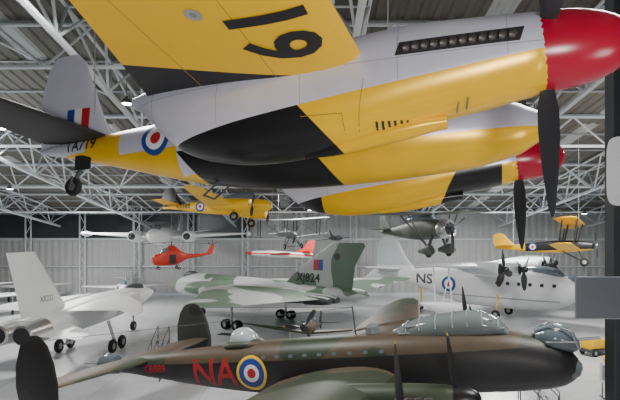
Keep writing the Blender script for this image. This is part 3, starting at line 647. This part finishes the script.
# ---------------------------------------------------------------- near column, banner, ground equipment
colm=mat('column_dark_paint',(.03,.033,.038),.4)
c_=empty('steel_column',(7.34,12,0)); 
boxes('post',[(-.16,-.1,-.18,.18,0,21),(.1,.16,-.18,.18,0,21),(-.1,.1,-.03,.03,0,21)],colm,c_)
boxes('base_plate',[(-.35,.35,-.35,.35,0,.05)],colm,c_)
sg=empty('hanging_banner',(7.32,11.55,10.2),yaw=90)
loft('banner_panel',[(-.04,.82,-.78,.45,5),(.04,.82,-.78,.45,5)],white,sg,sub=1); bars('banner_brackets',[((0,0,.6),(.3,0,.6),.03),((0,0,-.6),(.3,0,-.6),.03)],colm,sg)
pn=empty('information_panel',(6.75,11.72,7.25))
boxes('board',[(-.52,.6,-.03,.03,-.45,.5)],mat('panel_grey',(.12,.13,.15),.4),pn); bars('frame',[((-.52,0,-.45),(.6,0,-.45),.025),((-.52,0,.5),(.6,0,.5),.025),((-.52,0,-.45),(-.52,0,.5),.025),((.5,.2,.2),(.5,0,.2),.03)],grey,pn)
def unit(name,loc,yaw,m):
    e=empty(name,loc,yaw)
    boxes('chassis',[(-1.1,1.1,-.55,.55,.3,.5)],dgrey,e); loft('engine_cover',[(-1.0,1.15,.5,.5,5),(-.9,1.3,.5,.55,5),(.1,1.3,.5,.55,5),(.2,1.2,.5,.5,5)],m,e,sub=1)
    boxes('control_box',[(.35,.95,-.5,.5,.5,1.0)],m,e); bars('handle',[((1.1,0,.4),(1.8,0,.8),.03),((1.8,-.25,.8),(1.8,.25,.8),.03)],dgrey,e)
    for x in (-.75,.75):
        for y in (-.55,.55): wheel('wheel',(x,y,.28),.28,.16,e)
unit('ground_power_trolley',(21.2,37,0),20,yellow); unit('ground_power_trolley',(19.2,31.5,0),70,yellow)
def board(loc,yaw,w=1.0):
    e=empty('display_board',loc,yaw); boxes('panel',[(-w,w,-.03,.03,.8,1.9)],white,e); boxes('print_area',[(-w*.85,w*.85,-.04,-.032,.95,1.75)],grey,e)
    bars('legs',[((-w*.8,0,0),(-w*.8,0,.85),.03),((w*.8,0,0),(w*.8,0,.85),.03)],dgrey,e); boxes('feet',[(-w*.8-.05,-w*.8+.05,-.3,.3,0,.04),(w*.8-.05,w*.8+.05,-.3,.3,0,.04)],dgrey,e)
for q in [((16.4,27,0),-10,.7),((13.5,38,0),0,1),((-8.5,30.5,0),10,.8),((-20.5,29.5,0),0,.8)]: board(*q)
def steps(loc,yaw):
    e=empty('access_steps',loc,yaw); L=[];B=[]
    for i in range(6): B.append((i*.3,i*.3+.32,-.4,.4,.3*(i+1)-.04,.3*(i+1)))
    for s in (-.4,.4): L+=[((0,s,.1),(1.8,s,1.8),.03),((0,s,1.0),(1.8,s,2.7),.025),((1.8,s,0),(1.8,s,2.7),.03),((0,s,0),(0,s,1.0),.025),((.9,s,0),(.9,s,1.9),.025)]
    boxes('treads',B,metal,e); bars('rails',L,dgrey,e)
steps((-10.2,32,0),80); steps((12.2,24.5,0),150)
e=empty('rope_barrier',(0,0,0)); L=[]
pts=[(20.5+i*.35,24+i*2.2) for i in range(6)]
for (x,y) in pts: L.append(((x,y,0),(x,y,1.0),.03))
for a,b in zip(pts,pts[1:]): L.append(((a[0],a[1],.9),(b[0],b[1],.9),.015))
bars('posts_and_rope',L,dgrey,e)

# ---------------------------------------------------------------- lights
def area(name,loc,tgt,size,power,col=(1,1,1),sy=None):
    l=bpy.data.lights.new(name,'AREA'); l.energy=power; l.size=size; l.color=col
    if sy: l.shape='RECTANGLE'; l.size_y=sy
    o=bpy.data.objects.new(name,l); coll.objects.link(o); o.location=loc
    o.rotation_euler=(Vector(tgt)-Vector(loc)).to_track_quat('-Z','Y').to_euler(); return o
for (x,y,pw) in [(-28,58,3700),(22,58,3800),(-24,36,3000),(20,34,3100),(0,50,3300),(-8,18,2400),(10,14,2000)]:
    area('hangar_light',(x,y,roofz(y)-3),(x,y,0),4,pw*1.15,(1,.98,.95))
area('added_tug_fill',(1,-7,7.5),(0,10,12),3,1250,(1,.99,.97),2)  # added fill lamp behind the camera, brightens the tug's underside
area('added_tug_fill',(9,-2,5),(2,10,12),3,380,(1,.99,.97),3)  # second added fill lamp, out of view, aimed up at the tug
area('added_roof_fill',(-25,30,10.5),(-20,45,20),4,1100,(.9,.95,1)); area('added_roof_fill',(25,30,10),(20,50,18),4,1000,(.9,.95,1))  # added fill lamps without fittings, brighten the roof trusses
wd=bpy.data.worlds.new('world'); scene.world=wd; wd.use_nodes=True
wd.node_tree.nodes['Background'].inputs[0].default_value=(.7,.8,1,1); wd.node_tree.nodes['Background'].inputs[1].default_value=.3
cam=bpy.data.cameras.new('camera'); co=bpy.data.objects.new('camera',cam); coll.objects.link(co)
co.location=(0,0,H); co.rotation_euler=(rad(90),0,0); cam.sensor_width=36; cam.lens=F/620*36; cam.shift_y=(VH-200)/620; cam.clip_end=400; cam.clip_start=.05
scene.camera=co
